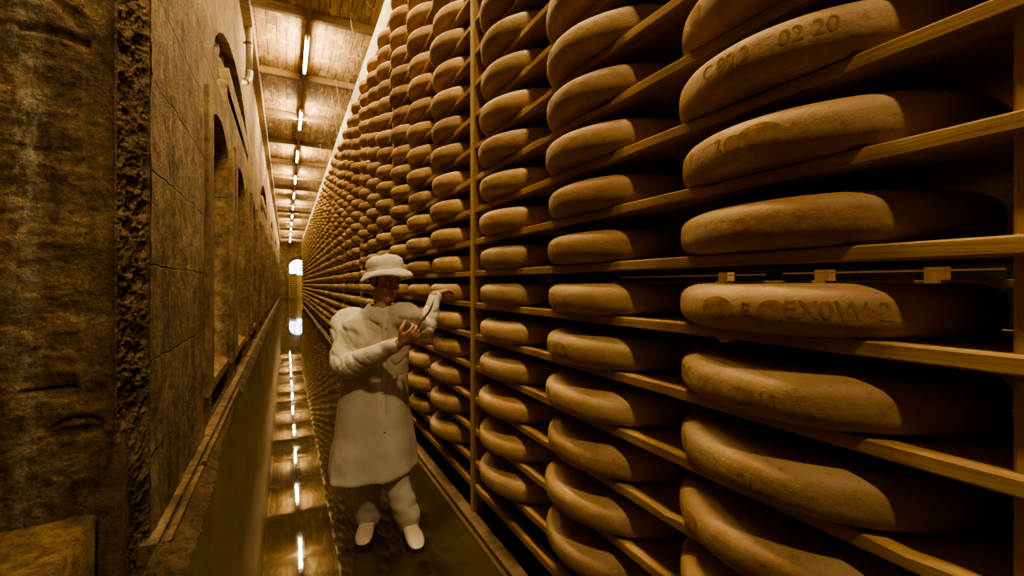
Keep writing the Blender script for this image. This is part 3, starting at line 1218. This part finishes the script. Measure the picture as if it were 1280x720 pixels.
# right hand: closed round the trier; left hand: laid on a wheel
grip_dir = (P(546, 377, 2.36) - P(522, 413, 2.34)).normalized()
rdir = (P(524, 414, 2.26) - rwr).normalized()
pnR = (UP * .55 + R_ * -.1 + F_ * .8)
hand(bodybm, rwr, rdir, pnR, UP * .8 + R_ * -.3, (.85, 1.15, .7), .05, .7)
target = P(562, 364, 2.985)
ldir = (target - lwr).normalized()
hand(bodybm, lwr, ldir, -UP * .75 + R_ * .5 + F_ * .2, (UP * .4 - R_ * .6), (.30, .35, .25), .22, .2)
bme = remeshed(bodybm, .0042, 5, .5)
base = Vector((pelvis.x, pelvis.y, 0))
for v in bme.vertices: v.co -= base
person = link('person', bme, M['skin'], None, True, base)
tag(person, 'person in white coat, hat and clogs reaching for a cheese wheel on the rack', 'person')


def part(name, bm_or_me, mat, parent=person, smooth=True, sub=True):
    if isinstance(bm_or_me, bmesh.types.BMesh):
        me = bpy.data.meshes.new(name); bm_or_me.normal_update(); bm_or_me.to_mesh(me); bm_or_me.free()
    else:
        me = bm_or_me
    for v in me.vertices: v.co -= base
    o = link(name, me, mat, parent, smooth)
    return o


# coat: body and sleeves in one cloth surface
cb = bmesh.new()
rows = [  # px centre, py, Z, half width along lb, half depth along fb
    (477, 383, 2.585, .066, .066), (475, 389, 2.59, .115, .085), (473, 397, 2.60, .180, .110), (472, 408, 2.60, .205, .130), (471, 425, 2.61, .210, .145),
    (470, 445, 2.62, .205, .150), (469, 465, 2.625, .195, .150), (468, 484, 2.63, .195, .155), (467, 505, 2.63, .210, .165),
    (467, 530, 2.63, .225, .170), (467, 555, 2.62, .245, .178), (467, 575, 2.62, .258, .185), (467, 590, 2.61, .262, .188)]
rings = []
seg = 48
for (px, py, Z, w, d) in rows:
    c = P(px, py, Z)
    ring = []
    for q in range(seg):
        a = 2 * PI * q / seg
        f = 1.0
        if py > 470:
            k_ = min(1, (py - 470) / 100)
            f += k_ * (.045 * math.sin(a * 5 + 1.0) + .03 * math.sin(a * 9 + .4 + py * .01))
        ring.append(cb.verts.new(c + lb * (w * f * math.cos(a)) + fb * (d * f * math.sin(a))))
    rings.append(ring)
for r0, r1 in zip(rings, rings[1:]):
    for q in range(seg):
        cb.faces.new((r0[q], r0[(q + 1) % seg], r1[(q + 1) % seg], r1[q]))
cb.faces.new(list(reversed(rings[0]))); cb.faces.new(rings[-1])
def lerp(a, b, t): return a + (b - a) * t
limb(cb, [P(445, 400, 2.60), rsh, lerp(rsh, rel, .5) - R_ * .012, rel - R_ * .012 - UP * .01, lerp(rel, rwr, .5) - UP * .008, lerp(rel, rwr, .90)], [.075, .078, .072, .066, .058, .046], 20)
limb(cb, [P(495, 396, 2.58), lsh, lerp(lsh, lel, .5) - UP * .01, lel - UP * .012, lerp(lel, lwr, .5) - UP * .006, lerp(lel, lwr, .88)], [.072, .074, .068, .062, .054, .044], 20)
cme = remeshed(cb, .010, 10, .5)
for v in cme.vertices:
    q = v.co
    h = q.z
    f1 = N3((q.x * 5, q.y * 5, q.z * 8), 1, 1) * .012
    f2 = N3((q.x * 7 + q.z * 6, q.y * 7, q.z * 12), 1, 2) * .009
    w1 = N3((q.x * 7 - q.z * 6, q.y * 7, q.z * 9 + q.x * 8), 1, 5)
    f3 = -.024 * max(0, .22 - abs(w1)) / .22
    w2 = N3((q.x * 12 + q.z * 4, q.y * 12 - q.z * 9, q.z * 5), 1, 9)
    f4 = -.012 * max(0, .2 - abs(w2)) / .2
    if h > .95: k_ = 1
    else:
        k_ = .45
        f3 = 0
        ang = math.atan2((q - pelvis).dot(fb), (q - pelvis).dot(lb))
        f1 += .014 * N3((ang * 2.6, 0, q.z * 1.2), 1, 7) * min(1, (1.05 - h) * 2)
    v.co = q + v.normal * ((f1 * .8 + f2 * .35 + f3 * .32 + f4 * .3) * k_ + .005)
coat = part('coat', cme, M['coat'])
# collar: two lapel flaps and a stand round the neck
bm = bmesh.new()
ncol = 28
r0s = []
for i in range(ncol + 1):
    a = math.radians(115) + math.radians(310) * i / ncol        # open at the throat (90 deg = facing)
    c0 = P(477, 387, 2.585)
    drop = .03 * max(0, math.cos(a - PI / 2))
    o_ = lb * math.cos(a) + fb * math.sin(a)
    r0s.append([bm.verts.new(c0 + o_ * .067 + UP * (.030 - drop)), bm.verts.new(c0 + o_ * .076 + UP * (.036 - drop)),
                bm.verts.new(c0 + o_ * (.118 + drop * .4) + UP * (-.012 - drop * 1.8)), bm.verts.new(c0 + o_ * (.112 + drop * .4) + UP * (-.020 - drop * 1.8))])
for a_, b_ in zip(r0s, r0s[1:]):
    for q in range(3):
        bm.faces.new((a_[q], b_[q], b_[q + 1], a_[q + 1]))
part('collar', bm, M['coat'], coat)
# placket and buttons down the front
bm = bmesh.new()
strip = []
front = [P(px, py, Z) + fb * (d + .006) for (px, py, Z, w, d) in rows[2:]]
for p in front:
    strip.append([bm.verts.new(p - lb * .018), bm.verts.new(p + lb * .018), bm.verts.new(p + lb * .020 - fb * .008), bm.verts.new(p - lb * .020 - fb * .008)])
for a_, b_ in zip(strip, strip[1:]):
    for q in range(4):
        bm.faces.new((a_[q], a_[(q + 1) % 4], b_[(q + 1) % 4], b_[q]))
part('placket', bm, M['coat'], coat)
for i in range(1, 10, 2):
    bm = bmesh.new()
    p = front[i]
    tube(bm, [p - fb * .002, p + fb * .005], .008, 12)
    part('button', bm, M['housing'], coat)
# a pocket on the skirt
# trousers
tb = bmesh.new()
limb(tb, [rhip + UP * .02, rkn, lerp(rkn, ran, .75), lerp(rkn, ran, .97)], [.11, .088, .080, .074], 20)
limb(tb, [lhip + UP * .02, lkn, lerp(lkn, lan, .75), lerp(lkn, lan, .97)], [.095, .078, .076, .072], 20)
tme = remeshed(tb, .009, 6, .5)
for v in tme.vertices:
    q = v.co
    v.co = q + v.normal * (N3((q.x * 9, q.y * 9, q.z * 18), 1, 3) * .010)
part('trousers', tme, M['trousers'])
# clogs


def clog(an, fwd, nm):
    fwd = Vector((fwd.x, fwd.y, 0)).normalized()
    sd = UP.cross(fwd)
    bm = bmesh.new()
    ln = .275
    heel = Vector((an.x, an.y, 0)) - fwd * .075
    prof = [(0.0, .022, .03, .085), (.03, .036, 0, .10), (.08, .039, 0, .098), (.13, .041, 0, .092), (.18, .047, 0, .080), (.225, .046, 0, .062), (.258, .034, 0, .044), (.275, .012, .012, .03)]
    rings = []
    for (t, w, zb, zt_) in prof:
        c = heel + fwd * t
        ring = []
        for q in range(20):
            a = 2 * PI * q / 20
            ca, sa = math.cos(a), math.sin(a)
            z = (zb + .018 + zt_) / 2 + (zt_ - zb - .018) / 2 * math.copysign(abs(sa) ** .7, sa)
            ring.append(bm.verts.new(c + sd * (w * 1.05 * math.copysign(abs(ca) ** .75, ca)) + UP * z))
        rings.append(ring)
    for r0, r1 in zip(rings, rings[1:]):
        for q in range(20):
            bm.faces.new((r0[q], r0[(q + 1) % 20], r1[(q + 1) % 20], r1[q]))
    bm.faces.new(list(reversed(rings[0]))); bm.faces.new(rings[-1])
    bmesh.ops.recalc_face_normals(bm, faces=bm.faces[:])
    c_ = part('clog', bm, M['clog'])
    bm = bmesh.new()
    pts = []
    for s in (1, -1):
        seq = prof if s == 1 else list(reversed(prof))
        for (t, w, zb, zt_) in seq:
            pts.append(heel + fwd * t + sd * (s * w * 1.02))
    lo = [bm.verts.new(p + UP * .001) for p in pts]; hi = [bm.verts.new(p + UP * .022) for p in pts]
    n_ = len(pts)
    for q in range(n_):
        bm.faces.new((lo[q], lo[(q + 1) % n_], hi[(q + 1) % n_], hi[q]))
    bm.faces.new(list(reversed(lo))); bm.faces.new(hi)
    bmesh.ops.recalc_face_normals(bm, faces=bm.faces[:])
    part('sole', bm, M['sole'], c_, False)


clog(ran, -F_ * .95 + R_ * .12, 'r')
clog(lan, -F_ * .8 + R_ * .45, 'l')
# hat: crown and drooping brim
bm = bmesh.new()
hc = HC + hu * .035
hu2 = (UP * .96 - hf * .10 + R_ * -.04).normalized()
hf2 = (hf - hu2 * hf.dot(hu2)).normalized(); hl2 = hu2.cross(hf2) * 1
prof = [(.150, .146, -.024), (.145, .140, -.010), (.138, .130, .002), (.125, .114, .016), (.113, .100, .026), (.115, .102, .045), (.114, .101, .070), (.106, .095, .092), (.086, .078, .107), (.05, .045, .115), (.004, .004, .117)]
rings = []
for pi_, (rf, rl, z) in enumerate(prof):
    ring = []
    for q in range(40):
        a = 2 * PI * q / 40
        w = (.010 * math.sin(3 * a + .6) if pi_ < 3 else 0) + (.008 * N3((math.cos(a) * 2, math.sin(a) * 2, z * 20), 1, 4))
        fr = (.022 if pi_ < 3 else 0) * max(0, math.sin(a))          # the brim is longer in front
        ring.append(bm.verts.new(hc + hl2 * ((rl + w * .3) * math.cos(a)) + hf2 * ((rf + fr) * math.sin(a)) + hu2 * (z + w * .8)))
    rings.append(ring)
for r0, r1 in zip(rings, rings[1:]):
    for q in range(40):
        bm.faces.new((r0[q], r0[(q + 1) % 40], r1[(q + 1) % 40], r1[q]))
bm.faces.new(rings[-1])
hat = part('hat', bm, M['coat'])
sm = hat.modifiers.new('s', 'SOLIDIFY'); sm.thickness = .004
bm = bmesh.new()
rr0 = []
for q in range(41):
    a = 2 * PI * q / 40
    o_ = hl2 * math.cos(a); o2 = hf2 * math.sin(a)
    rr0.append([bm.verts.new(hc + o_ * .1045 + o2 * .1175 + hu2 * z) for z in (.024, .046)])
for a_, b_ in zip(rr0, rr0[1:]):
    bm.faces.new((a_[0], b_[0], b_[1], a_[1]))
part('hat_band', bm, M['trousers'], hat)
# hair at the nape and temples
bm = bmesh.new()
ellipsoid(bm, HC + hu * .022 - hf * .022, .079, .092, .082, hl, hf, hu, 24, 16)
bmesh.ops.delete(bm, geom=[v for v in bm.verts if (v.co - HC).dot(hf) > .028 or (v.co - HC).dot(hu) < -.045], context='VERTS')
part('hair', bm, M['hair'])
for s in (-1, 1):
    bm = bmesh.new()
    ec = HC + hu * .010 + hf * .0775 + hl * (.031 * s)
    ellipsoid(bm, ec, .0115, .0115, .0095, hl, hf, hu, 14, 10)
    e = part('eye', bm, M['eye'])
    bm = bmesh.new(); ellipsoid(bm, ec + hf * .0085 - hu * .002, .005, .004, .005, hl, hf, hu, 10, 8)
    part('iris', bm, M['iris'], e)
    bm = bmesh.new()
    limb(bm, [ec + hu * .017 + hf * .010 - hl * .013, ec + hu * .020 + hf * .011, ec + hu * .016 + hf * .007 + hl * .013], [.002, .003, .002], 8, 3)
    part('eyebrow', bm, M['hair'])
bm = bmesh.new()
ellipsoid(bm, HC - hu * .0545 + hf * .0875, .0235, .006, .0035, hl, hf, hu, 14, 8)
part('mouth', bm, M['lip'])

# the trier held in the right hand
g0 = rwr + rdir * .095 + pnR.normalized() * .028
tr = thing('cheese_trier', 'thin curved steel cheese trier held upright in the hand', 'tool', g0)
gd = (grip_dir + R_ * .0).normalized()
bm = bmesh.new()
limb(bm, [-gd * .055, gd * .0, gd * .05], [.010, .011, .010], 12, 4)
obj('handle', bm, M['darkwood'], tr, True)
bm = bmesh.new()
side = (R_ * .9 - UP * .3).normalized()
tube(bm, [gd * .05, gd * .09 + side * .008, gd * .13 + side * .009, gd * .17 + side * .003, gd * .20 - side * .008], [.0055, .006, .006, .005, .003], 10)
obj('blade', bm, M['metal'], tr, True)

# ------------------------------------------------------------------ extra light
# unseen lamp added behind the rack to light the second rack's boards
ld = bpy.data.lights.new('rear_fill_lamp', 'AREA'); ld.energy = 22; ld.color = (1, .74, .4); ld.size = .2; ld.size_y = 1.4; ld.shape = 'RECTANGLE'
lo_ = bpy.data.objects.new('rear_fill_lamp', ld); lo_.location = (1.93, .9, 3.6); col.objects.link(lo_)
for nm_, lp_, en_, tg_ in (('near_fill_lamp', (.14, -1.8, 5.9), 46, (1.0, 2.0, 1.2)), ('rack_fill_lamp', (.14, 2.4, 5.95), 22, (1.0, 4.4, 1.4))):  # unseen lamps added to brighten the near wheels and sharpen their shadow edges
    ld = bpy.data.lights.new(nm_, 'AREA'); ld.energy = en_; ld.color = (1, .76, .42); ld.size = .22; ld.shape = 'DISK'
    lo_ = bpy.data.objects.new(nm_, ld); lo_.location = lp_; col.objects.link(lo_)
    lo_.rotation_euler = (Vector(tg_) - lo_.location).to_track_quat('-Z', 'Y').to_euler()
w = bpy.data.worlds.new('world'); scn.world = w; w.use_nodes = True
bg = w.node_tree.nodes['Background']
bg.inputs['Color'].default_value = (1, .7, .4, 1); bg.inputs['Strength'].default_value = .01

scn.view_settings.view_transform = 'AgX'
try:
    scn.view_settings.look = 'AgX - Medium High Contrast'
except Exception:
    pass
scn.view_settings.exposure = 1.75
